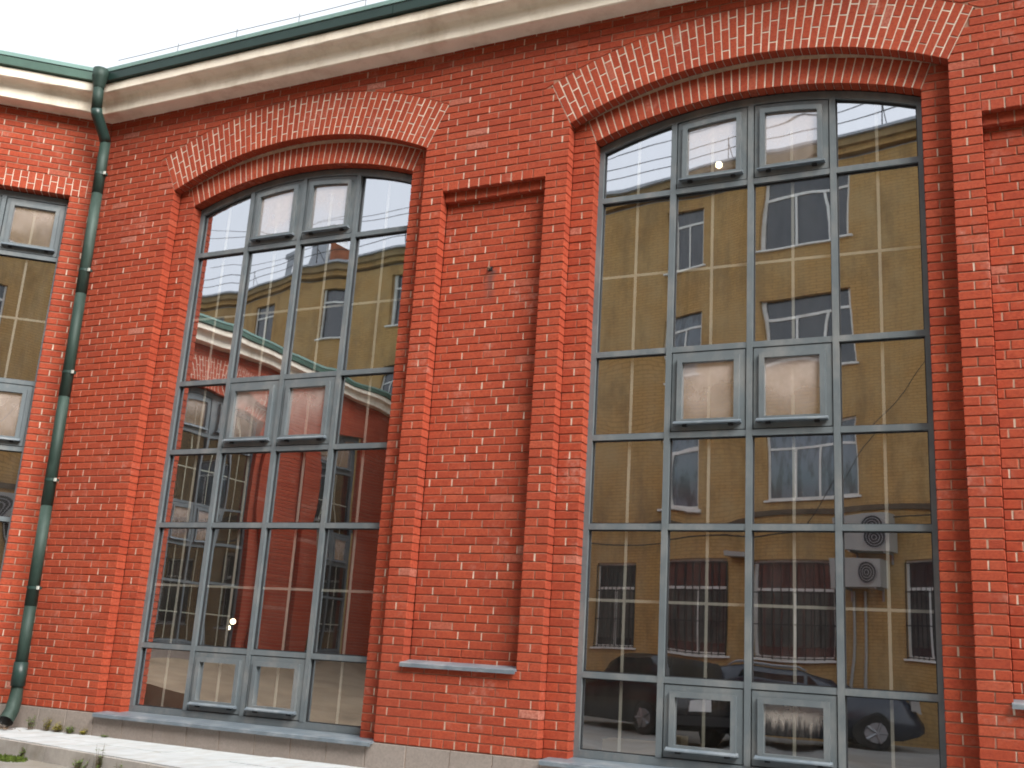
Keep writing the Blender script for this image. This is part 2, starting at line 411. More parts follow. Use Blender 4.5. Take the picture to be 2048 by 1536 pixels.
class Masonry:
    def __init__(s): s.b = []; s.core = []; s.fill = []
    def brick(s, poly, y0, y1):
        s.b.append((poly, y0, y1))
    def course(s, a, b, k, y0, y1, arches=(), coarse=False, header=False, ends=(True, True), zz=None, clipR=None, phase=None, undercut=0.0):
        z0, z1 = zz or (Z0+k*H, Z0+(k+1)*H)
        xs = [a]
        wdt = b-a
        if coarse: xs.append(b)
        elif wdt < L*1.35 and not header:
            if k % 2: xs.append(a+wdt*.5+random.uniform(-.006, .006))
            xs.append(b)
        else:
            st = L*.5 if header else L
            ph = phase if phase is not None else (0 if k % 2 == 0 else .5)
            x = a+(st if ph == 0 else st*ph)+ (0 if header else (k*37 % 5-2)*.004)
            while x < b-.32*st:
                xs.append(x+random.uniform(-.007, .007)); x += st
            xs.append(b)
        zc0 = z0+undercut; core = [(a+(.014 if ends[0] else 0), zc0), (b-(.014 if ends[1] else 0), zc0), (b-(.014 if ends[1] else 0), z1), (a+(.014 if ends[0] else 0), z1)]
        if arches and (b-a) > .4:        # clip piecewise so that curved edges stay close
            n = int((b-a)/.16)+1
            for i in range(n):
                c = [(core[0][0]+(core[1][0]-core[0][0])*i/n, z0), (core[0][0]+(core[1][0]-core[0][0])*(i+1)/n, z0), (core[0][0]+(core[1][0]-core[0][0])*(i+1)/n, z1), (core[0][0]+(core[1][0]-core[0][0])*i/n, z1)]
                for A in arches:
                    if c: c = A.outside(c, None, -.02)
                if area(c) > 1e-4: s.core.append((c, y0+.011, y1))
        else:
            c = core
            for A in arches:
                if c: c = A.outside(c, None, -.02)
            if area(c) > 1e-4: s.core.append((c, y0+.011, y1))
        for i in range(len(xs)-1):
            l, r = xs[i]+(J/2 if i else 0), xs[i+1]-(J/2 if i < len(xs)-2 else 0)
            poly = [(l, z0+.0062), (r, z0+.0062), (r, z1-.0062), (l, z1-.0062)]
            for A in arches:
                if poly: poly = A.outside(poly)
            if area(poly) > .12*(H*L*.5): s.brick(poly, y0+random.uniform(-.0025, .0035), y1)
            if i and not coarse and random.random() < .8:
                x = xs[i]; f = [(x-J*.8, z0+J*.6), (x+J*.8, z0+J*.6), (x+J*.8, z1-J*.6), (x-J*.8, z1-J*.6)]
                fp = f
                for A in arches:
                    if fp: fp = A.outside(fp)
                if len(fp) == 4 and area(fp) > .8*area(f): s.fill.append((f, y0+random.uniform(.003, .012), y0+.03))

UNIT = {}
def unit_brick(v):
    if v not in UNIT:
        mb = MB(); random.seed(100+v)
        # unit footprint 1 x 1, front at 0, depth 1 (scaled per brick): bevelled front with slightly uneven arrises
        bx, bz = .020, .065
        n = 4; j = lambda a: random.uniform(-a, a)
        base = [(-.5+j(.006), -.5+j(.02)), (.5+j(.006), -.5+j(.02)), (.5+j(.006), .5+j(.02)), (-.5+j(.006), .5+j(.02))]
        vs = []
        for x, z in base: vs.append((x-math.copysign(bx+j(.006), x), 0+j(.004), z-math.copysign(bz+j(.02), z)))
        vs += [(x, .04+j(.01), z) for x, z in base]+[(x, 1, z) for x, z in base]
        fs = [(0, 1, 2, 3)]
        for r in (0, 1):
            for i in range(4):
                k = (i+1) % 4; fs.append((r*4+k, r*4+i, (r+1)*4+i, (r+1)*4+k))
        mb.add([(x, y, z) for x, y, z in vs], fs)
        UNIT[v] = mb.mesh('brick', 'brick')
    return UNIT[v]
def emit_masonry(ms, fr, parent, limit, corename):
    mb = MB()
    for poly, y0, y1 in ms.core: mb.prism(poly, y0, y1)
    part(corename, mb, 'mortar', parent, fr)
    if ms.fill:
        mb = MB()
        for poly, y0, y1 in ms.fill: mb.prism(poly, y0, y1)
        part('joint_mortar', mb, 'mortar_pale', parent, fr, kind='stuff')
    # largest in the picture first
    def size(bk):
        poly, y0, y1 = bk
        if len(poly) != 4: return -1
        cx = sum(p[0] for p in poly)/4; cz = sum(p[1] for p in poly)/4
        px, py, w = project(*fr.p(cx, y0, cz))
        if w <= 0 or not (8 < px < 2040 and 8 < py < 1528): return -1
        x0 = min(p[0] for p in poly); x1 = max(p[0] for p in poly)
        if abs(poly[0][0]-poly[3][0]) > .004 or abs(poly[1][0]-poly[2][0]) > .004: return -1
        a = project(*fr.p(x0, y0, cz)); b = project(*fr.p(x1, y0, cz))
        return math.hypot(a[0]-b[0], a[1]-b[1])/w
    order = sorted(range(len(ms.b)), key=lambda i: -size(ms.b[i]))
    single = set(i for i in order[:limit] if size(ms.b[i]) > 0)
    random.seed(55)
    mb = MB()
    for i, (poly, y0, y1) in enumerate(ms.b):
        if i in single:
            x0 = poly[0][0]; x1 = poly[1][0]; z0 = poly[0][1]; z1 = poly[2][1]
            m = fr.mat((x0+x1)/2, y0, (z0+z1)/2) @ Matrix.Diagonal(((x1-x0)*U, (y1-y0)*U, (z1-z0)*U, 1))
            link('brick', unit_brick(i % 9), parent, m)
        else: mb.prism(poly, y0, y1, .0065, .0022)
    if mb.v: part('brick_field', mb, 'brick', parent, fr, kind='stuff')
    return len(single)

# ---- arches of radial bricks: an arch part whose voussoirs are sub-parts
VMESH = {}
def vouss_mesh(key, r0, r1, w, y0, y1, kcent):
    if key in VMESH: return VMESH[key]
    mb = MB(); random.seed(hash(key) % 999)
    # slight taper toward the centre, built round its own middle
    rm = (r0+r1)/2; a = w/2
    poly = [(-a*r0/kcent, r0-rm), (a*r0/kcent, r0-rm), (a*r1/kcent, r1-rm), (-a*r1/kcent, r1-rm)]
    mb.prism(poly, 0, y1-y0, .006, .0015)
    VMESH[key] = mb.mesh('voussoir', 'brick', conv=lambda x, y, z: (x*U, y*U, z*U)); return VMESH[key]
def ring_arch(arch, fr, parent, y0, y1, ncol, patterns, name='arch', coarse=False, rmax=None):
    # mortar bed of the ring
    mb = MB(); n = 40; Rm = arch.R+.014; Rt = (rmax or arch.R+arch.t-.004)
    for i in range(n):
        t0 = -arch.th+2*arch.th*i/n; t1 = -arch.th+2*arch.th*(i+1)/n
        q = [(arch.xc+r*math.sin(t), arch.zc+r*math.cos(t)) for r, t in ((Rm, t0), (Rm, t1), (Rt, t1), (Rt, t0))]
        mb.prism(q, y0+.006, y1)
    root = part(name, mb, 'mortar_arch', parent, fr)
    dt = 2*arch.th/ncol
    field = MB()
    for i in range(ncol):
        th = -arch.th+dt*(i+.5)
        pat = patterns[i % len(patterns)]
        r = arch.R
        for q in range(len(pat)-1):
            ra, rb = arch.R+pat[q]+(J*.45 if q else 0), arch.R+pat[q+1]-(J*.45 if q < len(pat)-2 else 0)
            km = arch.R+arch.t*.5
            me = vouss_mesh((round(ra, 3), round(rb, 3), ncol, round(arch.th, 3), y0), ra, rb, km*dt-J*1.05, y0, y1, km)
            rm = (ra+rb)/2
            m = fr.mat(arch.xc+rm*math.sin(th), y0+random.uniform(-.002, .003), arch.zc+rm*math.cos(th)) @ Matrix.Rotation(th, 4, 'Y')
            link('voussoir', me, root, m)
    return root

# ---------------------------------------------------------------- windows
ROWS = [0.0, -2.128, -3.206, -4.316, -6.067]
ZB = -7.0
def build_window(fr, xl, ncol, parent, arch=None, flat=1.12, sash_cols=(1, 2), y=0.0, detail=True, label=None, xpad=.05, seed=1, lowsash='streaked_glass', plain='window_glass'):
    """frame spans xl-xpad .. xl+ncol+xpad; arch gives the curved head in the wall's own x"""
    rnd = random.Random(seed)
    x0, x1 = xl-xpad, xl+ncol+xpad
    off = -.012
    ztop = (lambda x, d=0: arch.ztop(x, off-d)) if arch else (lambda x, d=0: flat-d)
    T = .036
    mb = MB()
    mb.box(x0, x0+.085, y-.03, y+.08, ZB, ztop(x0+.0425)-.02)
    mb.box(x1-.085, x1, y-.03, y+.08, ZB, ztop(x1-.0425)-.02)
    mb.box(x0+.085, x1-.085, y-.031, y+.08, ZB, ZB+.085)
    n = 24
    xs = [x0+.002+(x1-x0-.004)*i/n for i in range(n+1)]
    for i in range(n):
        a, b = xs[i], xs[i+1]
        mb.prism([(a, ztop(a, .105)), (b, ztop(b, .105)), (b, ztop(b)), (a, ztop(a))], y-.028, y+.08)
    win = part('window', mb, 'frame_grey', parent, fr)
    if label: win['label'] = label
    zr = ROWS
    # mullions
    for i in range(1, ncol):
        m2 = MB(); xx = xl+i
        m2.box(xx-T, xx+T, y-.037, y+.075, ZB+.085, ztop(xx)-.1)
        part('mullion', m2, 'frame_grey', win, fr)
    cells = []
    for i in range(ncol):
        ca = xl+i+(T if i else .035); cb = xl+i+1-(T if i < ncol-1 else .035)
        for z in zr:
            m2 = MB(); m2.box(ca, cb, y-.029, y+.072, z-T, z+T); part('transom', m2, 'frame_grey', win, fr)
        zs = [None]+zr+[ZB+.085]
        for r in range(6):
            zt = None if r == 0 else zr[r-1]-T
            zb = zr[r]+T if r < 5 else ZB+.085
            cells.append((i, r, ca, cb, zb, zt))
    for i, r, ca, cb, zb, zt in cells:
        tf = (lambda x, d=0: ztop(x, .105+d)) if zt is None else (lambda x, d=0, zt=zt: zt-d)
        sash = i in sash_cols and r in (0, 2, 5)
        def loop(d, dt, db, m=8):
            a, b = ca+d, cb-d
            return [(a, zb+db), (b, zb+db)]+[(b+(a-b)*k/m, tf(b+(a-b)*k/m, dt)) for k in range(m+1)]
        if sash:
            g = .013
            s1 = MB(); s1.ring(loop(g, g, g), loop(.088, .088, .105), y-.022, y+.06)
            so = part('sash', s1, 'frame_grey', win, fr)
            s2 = MB(); s2.ring(loop(.082, .082, .097), loop(.145, .145, .15), y-.062, y+.03)
            part('sash_frame', s2, 'frame_grey', win, fr)
            s3 = MB(); s3.ring(loop(0.0, 0.0, 0.0), loop(.03, .03, .03), y+.03, y+.06)
            part('gasket', s3, 'frame_dark', win, fr)
            lg = MB()
            lg.add([(ca+.055, y-.105, zb+.085), (cb-.055, y-.105, zb+.085), (cb-.055, y-.105, zb+.10), (ca+.055, y-.105, zb+.10),
                    (ca+.055, y-.02, zb+.085), (cb-.055, y-.02, zb+.085), (cb-.055, y-.05, zb+.128), (ca+.055, y-.05, zb+.128)],
                   [(0, 1, 2, 3), (3, 2, 6, 7), (1, 0, 4, 5), (0, 3, 7, 4), (2, 1, 5, 6)])
            part('drip_ledge', lg, 'zinc_sill', win, fr)
            for bx in (ca+.16, cb-.21):
                h = MB(); h.box(bx, bx+.055, y-.06, y-.02, zb+.058, zb+.084); part('hinge_cap', h, 'frame_dark', win, fr)
            pa, pb, pz0, pd, py = ca+.14, cb-.14, zb+.145, .14, y-.012
            gm = 'fogged_glass' if r < 5 else lowsash
        else:
            if detail:
                s3 = MB(); s3.ring(loop(-.004, -.004, -.004), loop(.013, .013, .013), y+.012, y+.045); part('gasket', s3, 'frame_dark', win, fr)
            pa, pb, pz0, pd, py = ca-.01, cb+.01, zb-.01, -.01, y+.030
            gm = plain
        # glass: slightly bowed sealed unit, each pane tilted a little differently
        nx, nz = 8, 10
        bow = rnd.uniform(.0008, .0020)*min(1, (pb-pa)*1.05, (.9 if r else .6))**2*(1 if rnd.random() < .8 else -1); tx = rnd.uniform(-.0020, .0020); tz = rnd.uniform(-.0018, .0018)
        vs = []; fs = []
        for q in range(nz+1):
            for p_ in range(nx+1):
                uu = p_/nx*2-1; vv = q/nz*2-1
                x = pa+(pb-pa)*p_/nx; zt_ = tf(x, pd); z = pz0+(zt_-pz0)*q/nz
                d = bow*(1-uu**4)*(1-vv**4)+tx*uu*.5*(pb-pa)+tz*vv*.5*(zt_-pz0)
                vs.append((x, py+d, z))
        for q in range(nz):
            for p_ in range(nx):
                a = q*(nx+1)+p_; fs.append((a, a+1, a+nx+2, a+nx+1))
        gm_ = MB(); gm_.add(vs, fs)
        part('pane', gm_, gm, win, fr, smooth=True)
        if detail:
            cx = (pa+pb)/2+.0
            mu = MB(); mu.box(cx-.017, cx+.017, py+.018, py+.028, pz0, tf(cx, pd)); part('glazing_bar', mu, 'muntin', win, fr)
            if r in (1, 4):
                zm = (zb+zt)/2
                mu = MB(); mu.box(pa, pb, py+.0185, py+.0275, zm-.017, zm+.017); part('glazing_bar', mu, 'muntin', win, fr)
    return win
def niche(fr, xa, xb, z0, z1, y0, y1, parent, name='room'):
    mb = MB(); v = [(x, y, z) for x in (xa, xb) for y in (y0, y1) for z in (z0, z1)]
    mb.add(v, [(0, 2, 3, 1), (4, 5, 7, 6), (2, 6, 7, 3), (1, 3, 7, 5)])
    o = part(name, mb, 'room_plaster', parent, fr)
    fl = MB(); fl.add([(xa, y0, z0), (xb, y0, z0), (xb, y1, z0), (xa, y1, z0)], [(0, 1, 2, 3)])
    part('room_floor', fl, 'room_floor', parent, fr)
def sill(fr, xa, xb, zt, yf, yb, parent, name='window_sill'):
    mb = MB()
    prof = [(yb, zt+.035), (yf+.02, zt), (yf, zt-.012), (yf, zt-.055), (yf+.012, zt-.055), (yf+.012, zt-.03), (yb, zt-.0)]
    n = len(prof)
    vs = [(x, a, b) for x in (xa, xb) for a, b in prof]
    fs = [(i, (i+1) % n, n+(i+1) % n, n+i) for i in range(n)]+[tuple(range(n-1, -1, -1)), tuple(range(n, 2*n))]
    fs = [tuple(reversed(f)) for f in fs[:n]]+[tuple(reversed(f)) for f in fs[n:]]
    mb.add(vs, fs)
    return part(name, mb, 'zinc_sill', parent, fr)
PROFILE = [(-.30, 2.515), (-.64, 2.522), (-.658, 2.535), (-.66, 2.70), (-.672, 2.735), (-.71, 2.772), (-.77, 2.795), (-.83, 2.803), (-.845, 2.82), (-.85, 2.955), (-.84, 2.97), (-.30, 2.975)]
def extrude_profile(prof, fr, xa, xb, mit_a, mit_b, step, parent, name, mat, jit=0.0, smooth=False):
    mb = MB(); n = len(prof); m = max(1, int(abs(xb-xa)/step)); vs = []
    for i in range(m+1):
        for (yy, zz) in prof:
            o = Y0-yy
            a = xa+mit_a*o; b = xb+mit_b*o
            j = (random.uniform(-jit, jit), random.uniform(-jit, jit)) if jit and 0 < i < m else (0, 0)
            vs.append((a+(b-a)*i/m, yy+j[0], zz+j[1]))
    fs = []
    for i in range(m):
        for k in range(n-1):
            fs.append((i*n+k, i*n+k+1, (i+1)*n+k+1, (i+1)*n+k))
    fs += [tuple(range(n)), tuple(range((m+1)*n-1, m*n-1, -1))]
    mb.add(vs, fs)
    return part(name, mb, mat, parent, fr, smooth)

# ---------------------------------------------------------------- main brick hall
XK = -2.0; XE = 17.0
hall = thing('brick_building', W(6.0, -.37, ZG), 'red brick hall with two tall arched windows, cream cornice and green gutter', 'building')
S2 = 6.906
outer = [Arch(S*1.0+2.0, 2.345, 1.035, .535, .70) for S in (0.0, S2)]
inner = [Arch(S*1.0+2.0, 2.032, .80, .37, .345) for S in (0.0, S2)]
ms = Masonry()
PAN = [(4.67, 6.236), (11.576, 13.142)]
NC = int(round((2.54-Z0)/H))
for k in range(NC):
    z0, z1 = Z0+k*H, Z0+(k+1)*H; zm = (z0+z1)/2
    cuts = []
    if z1 < 1.035+.2:
        for S in (0.0, S2): cuts.append((S-.345, S+4.345))
    inpan = 9 <= k < 69
    if inpan: cuts += PAN
    cuts.sort()
    spans = []; x = XK
    for a, b in cuts:
        spans.append((x, a)); x = b
    spans.append((x, XE))
    near = outer if z1 > 1.0 else ()
    head = (k == 0)
    for q, (a, b) in enumerate(spans):
        if k == 69:            # header course above the blind panels
            pts = [a]
            for pa, pb in PAN:
                if a < pa and pb < b: pts += [pa, pb]
            pts.append(b)
            for w_ in range(len(pts)-1):
                ms.course(pts[w_], pts[w_+1], k, Y0, Y1-.005, near, header=(w_ % 2 == 1), ends=(w_ == 0 and q > 0, w_ == len(pts)-2 and q < len(spans)-1), undercut=.016 if w_ % 2 else 0, zz=(z0-.035, z1) if w_ % 2 else None)
        else:
            ms.course(a, b, k, Y0, Y1-.005, near, header=head, ends=(q > 0, q < len(spans)-1))
    # blind panels: back plane and the stepped header under the lintel
    for pa, pb in PAN:
        if 9 <= k < 68: ms.course(pa+.004, pb-.004, k, Y1, Y1+.12, (), ends=(False, False), phase=(0, .5, .25, .75)[k*3 % 4])
        if k == 68: ms.course(pa+.004, pb-.004, k, (Y0+Y1)/2, Y1+.12, (), header=True, ends=(False, False), undercut=.016, zz=(z0-.065, z1-.02))
    # inner window jambs, one step back
    for S, ao, ai in ((0.0, outer[0], inner[0]), (S2, outer[1], inner[1])):
        for a, b, e in ((S-.345, S-.032, (False, True)), (S+4.032, S+4.345, (True, False))):
            if z0 < 1.10:
                ms.course(a, b, k, Y1, -.03, (ai,) if z1 > .80 else (), ends=e)
emit_masonry(ms, FA, hall, 300, 'wall')
mb = MB()
for a, b in ((XK, -.36), (4.36, 6.546), (11.266, XE)): mb.box(a, b, -.07, -.03, ZG, 2.6)
mb.box(XK, XE, -.07, -.03, 1.62, 2.6)
part('wall_core', mb, 'mortar', hall, FA)
PATO = [[0, .165, .49, .70], [0, .325, .53, .70], [0, .235, .56, .70]]
PATO = [[0, .17, .495, .70], [0, .33, .62, .70]]
PATO = [[0, .13, .435, .70], [0, .285, .585, .70]]
for i in (0, 1):
    ring_arch(outer[i], FA, hall, Y0, Y1-.005, 50, PATO)
    ring_arch(inner[i], FA, hall, Y1, -.03, 40, [[0, .345]], rmax=inner[i].R+.46)
    S = (0.0, S2)[i]
    build_window(FA, S, 4, hall, arch=inner[i], seed=11+i, lowsash=('window_glass', 'streaked_glass')[i], label=('tall arched window beside the drainpipe, grey frame', 'tall arched window on the right, grey frame')[i])
    sill(FA, S-.27, S+4.36, -7.035, -.47, .02, hall)
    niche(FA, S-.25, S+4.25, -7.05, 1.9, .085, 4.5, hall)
for pa, pb in PAN: sill(FA, pa-.012, pb+.006, -6.062, -.425, Y1-.004, hall, 'panel_sill')
# plinth slabs
x = XK+.02; 
while x < XE:
    w = .56+random.uniform(-.03, .05)
    mb = MB(); dy = random.uniform(-.004, .004)
    mb.prism([(x+.005, ZG), (x+w-.005, ZG), (x+w-.005, Z0-.006), (x+.005, Z0-.006)], -.392+dy, -.25, .006)
    part('plinth_slab', mb, 'granite', hall, FA); x += w
mb = MB(); mb.box(XK, XE, -.378, -.1, ZG, Z0-.012); part('plinth_core', mb, 'mortar_pale', hall, FA)
MIT = 1/math.tan(R(139/2))
extrude_profile(PROFILE, FA, XK, XE, MIT, 0, .22, hall, 'cornice', 'cornice_plaster', .0035)
GUT = [(-.60, 2.98), (-.885, 2.982), (-.905, 2.99), (-.915, 3.125), (-.90, 3.13), (-.885, 3.03), (-.60, 3.02)]
gx = XK
for gw in (5.9, 5.2, 8.0):
    e = min(gx+gw, XE)
    extrude_profile(GUT, FA, gx+.004, e-.004, MIT if gx == XK else 0, 0, 3, hall, 'gutter', 'green_dark'); gx = e
ROOFP = [(-.80, 3.14), (-.93, 3.14), (-.94, 3.20), (4.6, 5.0)]
extrude_profile(ROOFP, FA, XK, XE, MIT, 0, 50, hall, 'roof', 'roof_green')
mb = MB(); mb.box(XK-3, XE, 4.6, 4.75, ZG, 4.9); part('rear_wall', mb, 'mortar', hall, FA)
mb = MB(); mb.box(XE-.1, XE, -.3, 4.6, ZG, 2.6); part('end_wall', mb, 'mortar', hall, FA)

# lightning wire on little posts along the roof edge
lw = thing('lightning_wire', W(3.4, -.9, 3.1), 'thin wire on small posts along the hall roof edge', 'wire')
mb = MB(); mb.tube([W(x_, -.9, 3.33+.006*math.sin(x_*2)) for x_ in [XK+.5+.6*i for i in range(31)]], .0045, 5); part('wire', mb, 'cable', lw)
for xx in (-.2, 1.0, 2.2, 3.4, 4.6, 5.8, 7.0, 8.2, 9.4, 10.6, 11.8, 13.0):
    mb = MB(); mb.tube([W(xx, -.9, 3.19), W(xx, -.9, 3.37)], .007, 5); part('post', mb, 'steel', lw)

# ---------------------------------------------------------------- side wing: face meeting the hall at the drainpipe, then turning down the yard
dB = (math.sin(R(229)), math.cos(R(229)))
FB = frame_from((-dB[0], -dB[1]), (XK, Y0), Y0)
FC = frame_from((-.096, .995), (-9.75, -12.0), Y0)
XBC = -10.84; XCB = 4.54; XCE = -10.5
wing = thing('brick_wing', W(-2.6, -.95, ZG), 'red brick side wing with a narrow flat-topped window left of the drainpipe', 'building')
mb_ = Masonry()
BW = (-2.53, -.47)
for k in range(NC):
    z0, z1 = Z0+k*H, Z0+(k+1)*H
    if z1 <= 1.16:
        mb_.course(BW[1], 0, k, Y0, -.03, (), ends=(True, False))
        mb_.course(-4.6, BW[0], k, Y0, -.03, (), ends=(False, True))
    elif z0 < 1.16+2*.125-.02: 
        mb_.course(-.22, 0, k, Y0, -.03, (), ends=(False, False)); mb_.course(-4.6, BW[0]-.25, k, Y0, -.03, (), ends=(False, False))
    else: mb_.course(-4.6, 0, k, Y0, -.03, (), ends=(False, False))
    mb_.course(XBC, -4.6, k, Y0, -.03, (), coarse=True, ends=(False, False))
ktop = max(k for k in range(NC) if Z0+(k+1)*H <= 1.16)
zl0 = Z0+(ktop+1)*H; nl = len([k for k in range(NC) if Z0+(k+1)*H > 1.16 and Z0+k*H < 1.16+2*.125-.02]); zl1 = zl0+nl*H
emit_masonry(mb_, FB, wing, 300, 'wall')
lint = MB(); lint.box(BW[0]-.25, -.22, Y0+.008, -.04, zl0+.01, zl1-.004); lo = part('lintel', lint, 'mortar_arch', wing, FB)
nv = 22; w0 = (-.22-BW[0]+.25)/nv
for i in range(nv):
    xx = BW[0]-.25+w0*(i+.5)
    hs = ((0, .155), (.155, nl*H)) if i % 2 else ((0, nl*H-.155), (nl*H-.155, nl*H))
    hs = ((0, .5*nl*H+(.045 if i % 2 else -.045)), (.5*nl*H+(.045 if i % 2 else -.045), nl*H))
    for a, b in hs:
        m2 = MB(); m2.prism([(xx-w0/2+.006, zl0+a+.006), (xx+w0/2-.006, zl0+a+.006), (xx+w0/2-.006, zl0+b-.006), (xx-w0/2+.006, zl0+b-.006)], Y0, -.03, .006, .0015)
        part('voussoir', m2, 'brick', lo, FB)
build_window(FB, BW[0]+.05, 2, wing, flat=zl0-.01, sash_cols=(0, 1), y=-.17, seed=31, xpad=.045)
sill(FB, BW[0]-.1, BW[1]+.1, -7.035, -.44, -.1, wing)
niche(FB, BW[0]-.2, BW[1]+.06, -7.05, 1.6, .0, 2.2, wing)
mb = MB(); mb.box(XBC, -.03, -.378, -.1, ZG, Z0-.012); part('plinth_core', mb, 'granite', wing, FB)
for i in range(8):
    m2 = MB(); a = -.03-.56*(i+1)
    m2.prism([(a+.005, ZG), (a+.555, ZG), (a+.555, Z0-.006), (a+.005, Z0-.006)], -.392, -.25, .006); part('plinth_slab', m2, 'granite', wing, FB)
MIT2 = math.tan(R((229-174.5)/2))
extrude_profile(PROFILE, FB, XBC, 0, MIT2, -MIT, .22, wing, 'cornice', 'cornice_plaster', .0035)
extrude_profile(GUT, FB, XBC, 0, MIT2, -MIT, 3, wing, 'gutter', 'gutter_green')
extrude_profile(ROOFP, FB, XBC, 0, MIT2, -MIT, 50, wing, 'roof', 'roof_green')
# long face down the yard (seen mirrored in the first window): big arched bay, blind panel, narrow bay
mc = Masonry(); ca = Arch(.2, 2.345, 1.035, .535, .70); ci = Arch(.2, 2.032, .80, .37, .345)
CN = (-6.72, -4.62)
for k in range(NC):
    z0, z1 = Z0+k*H, Z0+(k+1)*H
    cuts = [(-3.95, -2.75)] if 9 <= k < 69 else []
    if z1 < 1.235: cuts.append((ca.xc-2.345, ca.xc+2.345))
    if z1 <= 1.16: cuts.append(CN)
    cuts.sort(); x = XCE
    sp = []
    for a, b in cuts: sp.append((x, a)); x = b
    sp.append((x, XCB))
    for a, b in sp:
        n_ = max(1, int((b-a)/.65)) if z1 > 1.0 else 1
        if z1 > 1.0:
            for i in range(n_): mc.course(a+(b-a)*i/n_, a+(b-a)*(i+1)/n_, k, Y0, Y1-.005, (ca,), coarse=True, ends=(False, False))
        else: mc.course(a, b, k, Y0, Y1-.005, (), coarse=True)
    if 9 <= k < 69: mc.course(-3.95, -2.75, k, Y1, -.03, (), coarse=True, ends=(False, False))
    if z0 < 1.1:
        for a, b in ((ca.xc-2.345, ca.xc-2.032), (ca.xc+2.032, ca.xc+2.345)): mc.course(a, b, k, Y1, -.03, (ci,) if z1 > .8 else (), coarse=True)
emit_masonry(mc, FC, wing, 0, 'wall')
ring_arch(ca, FC, wing, Y0, Y1-.005, 50, PATO)
ring_arch(ci, FC, wing, Y1, -.03, 40, [[0, .345]], rmax=ci.R+.46)
build_window(FC, ca.xc-2, 4, wing, arch=ci, seed=41, plain='dark_glass', lowsash='dark_glass')
build_window(FC, CN[0]+.05, 2, wing, flat=1.13, sash_cols=(0, 1), y=-.1, seed=42, plain='dark_glass', lowsash='dark_glass')
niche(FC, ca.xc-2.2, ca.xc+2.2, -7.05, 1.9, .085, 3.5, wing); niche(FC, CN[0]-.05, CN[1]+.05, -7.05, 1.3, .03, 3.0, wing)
mb = MB(); mb.box(XCE, XCB, -.40, -.1, ZG, -6.25); part('plinth_core', mb, 'granite', wing, FC)
sill(FC, ca.xc-2.3, ca.xc+2.3, -6.21, -.47, .02, wing); sill(FC, CN[0]-.1, CN[1]+.1, -6.21, -.45, .0, wing)
extrude_profile(PROFILE, FC, XCE, XCB, 0, -MIT2, .5, wing, 'cornice', 'cornice_plaster', .003)
extrude_profile(GUT, FC, XCE, XCB, 0, -MIT2, 3, wing, 'gutter', 'gutter_green')
extrude_profile(ROOFP, FC, XCE, XCB, 0, -MIT2, 50, wing, 'roof', 'roof_green')

# ---------------------------------------------------------------- drainpipe in the corner
dp = thing('drainpipe', W(-1.55, -.75, AZ), 'dark green round drainpipe in the corner where the brick walls meet', 'drainpipe')
def ptube(name, pts, r, mat='green_metal', n=16):
    mb = MB(); mb.tube([W(*p) for p in pts], [q*U for q in r] if isinstance(r, list) else r*U, n); return part(name, mb, mat, dp, None, True)
PT = (-1.80, -.62, 2.02); PBm = (-1.60, -.68, -6.55)
def along(t): return tuple(PT[i]+(PBm[i]-PT[i])*t for i in range(3))
mb = MB(); mb.tube([W(-1.71, -1.03, 3.12), W(-1.71, -1.03, 3.0), W(-1.71, -1.03, 2.975), W(-1.72, -1.01, 2.82), W(-1.725, -1.0, 2.78)], [.125*U, .125*U, .122*U, .09*U, .088*U], 16)
part('funnel', mb, 'green_metal', dp, None, True)
ptube('pipe_section', [(-1.72, -1.01, 2.82), (-1.735, -.965, 2.42)], .085)
ptube('elbow', [(-1.735, -.967, 2.44), (-1.738, -.94, 2.36), (-1.785, -.68, 2.09), PT], .092, 'green_dark')
cutp = [0, .105, .31, .51, .71, .885, 1.0]
for i in range(len(cutp)-1):
    a, b = cutp[i], cutp[i+1]
    ptube('pipe_section', [along(a), along(b+(.0 if i == len(cutp)-2 else .006))], [.084, .088])
for t in (.07, .27, .47, .67, .86):
    c_ = along(t)
    mb = MB(); mb.tube([W(c_[0], c_[1], c_[2]+.022), W(c_[0], c_[1], c_[2]-.022)], .094*U, 16, False); part('bracket', mb, 'green_dark', dp, None, True)
    mb = MB(); mb.box(c_[0]+.085, c_[0]+.12, c_[1]-.015, c_[1]+.05, c_[2]-.02, c_[2]+.02); part('bracket_arm', mb, 'green_dark', dp, FA)
    mb = MB(); mb.box(c_[0]+.10, c_[0]+.14, c_[1]-.035, c_[1]-.017, c_[2]-.025, c_[2]+.025); part('bracket_bolt', mb, 'bolt_pale', dp, FA)
ptube('collar', [along(.985), along(1.025)], [.10, .102], 'green_dark')
o0 = along(1.0)
mb = MB(); n = 16; pts = [W(*p) for p in [(o0[0], o0[1], o0[2]+.02), (o0[0]+.004, o0[1], -6.95), (o0[0]+.03, o0[1]-.05, -7.1), (o0[0]+.08, o0[1]-.17, -7.24)]]
mb.tube(pts, [.094*U, .096*U, .10*U, .106*U], 16, False); ob = part('outlet_shoe', mb, 'green_metal', dp, None, True)
mb = MB(); mb.tube(pts[2:], [.090*U, .097*U], 16, False); part('outlet_lining', mb, 'steel', dp, None, True)

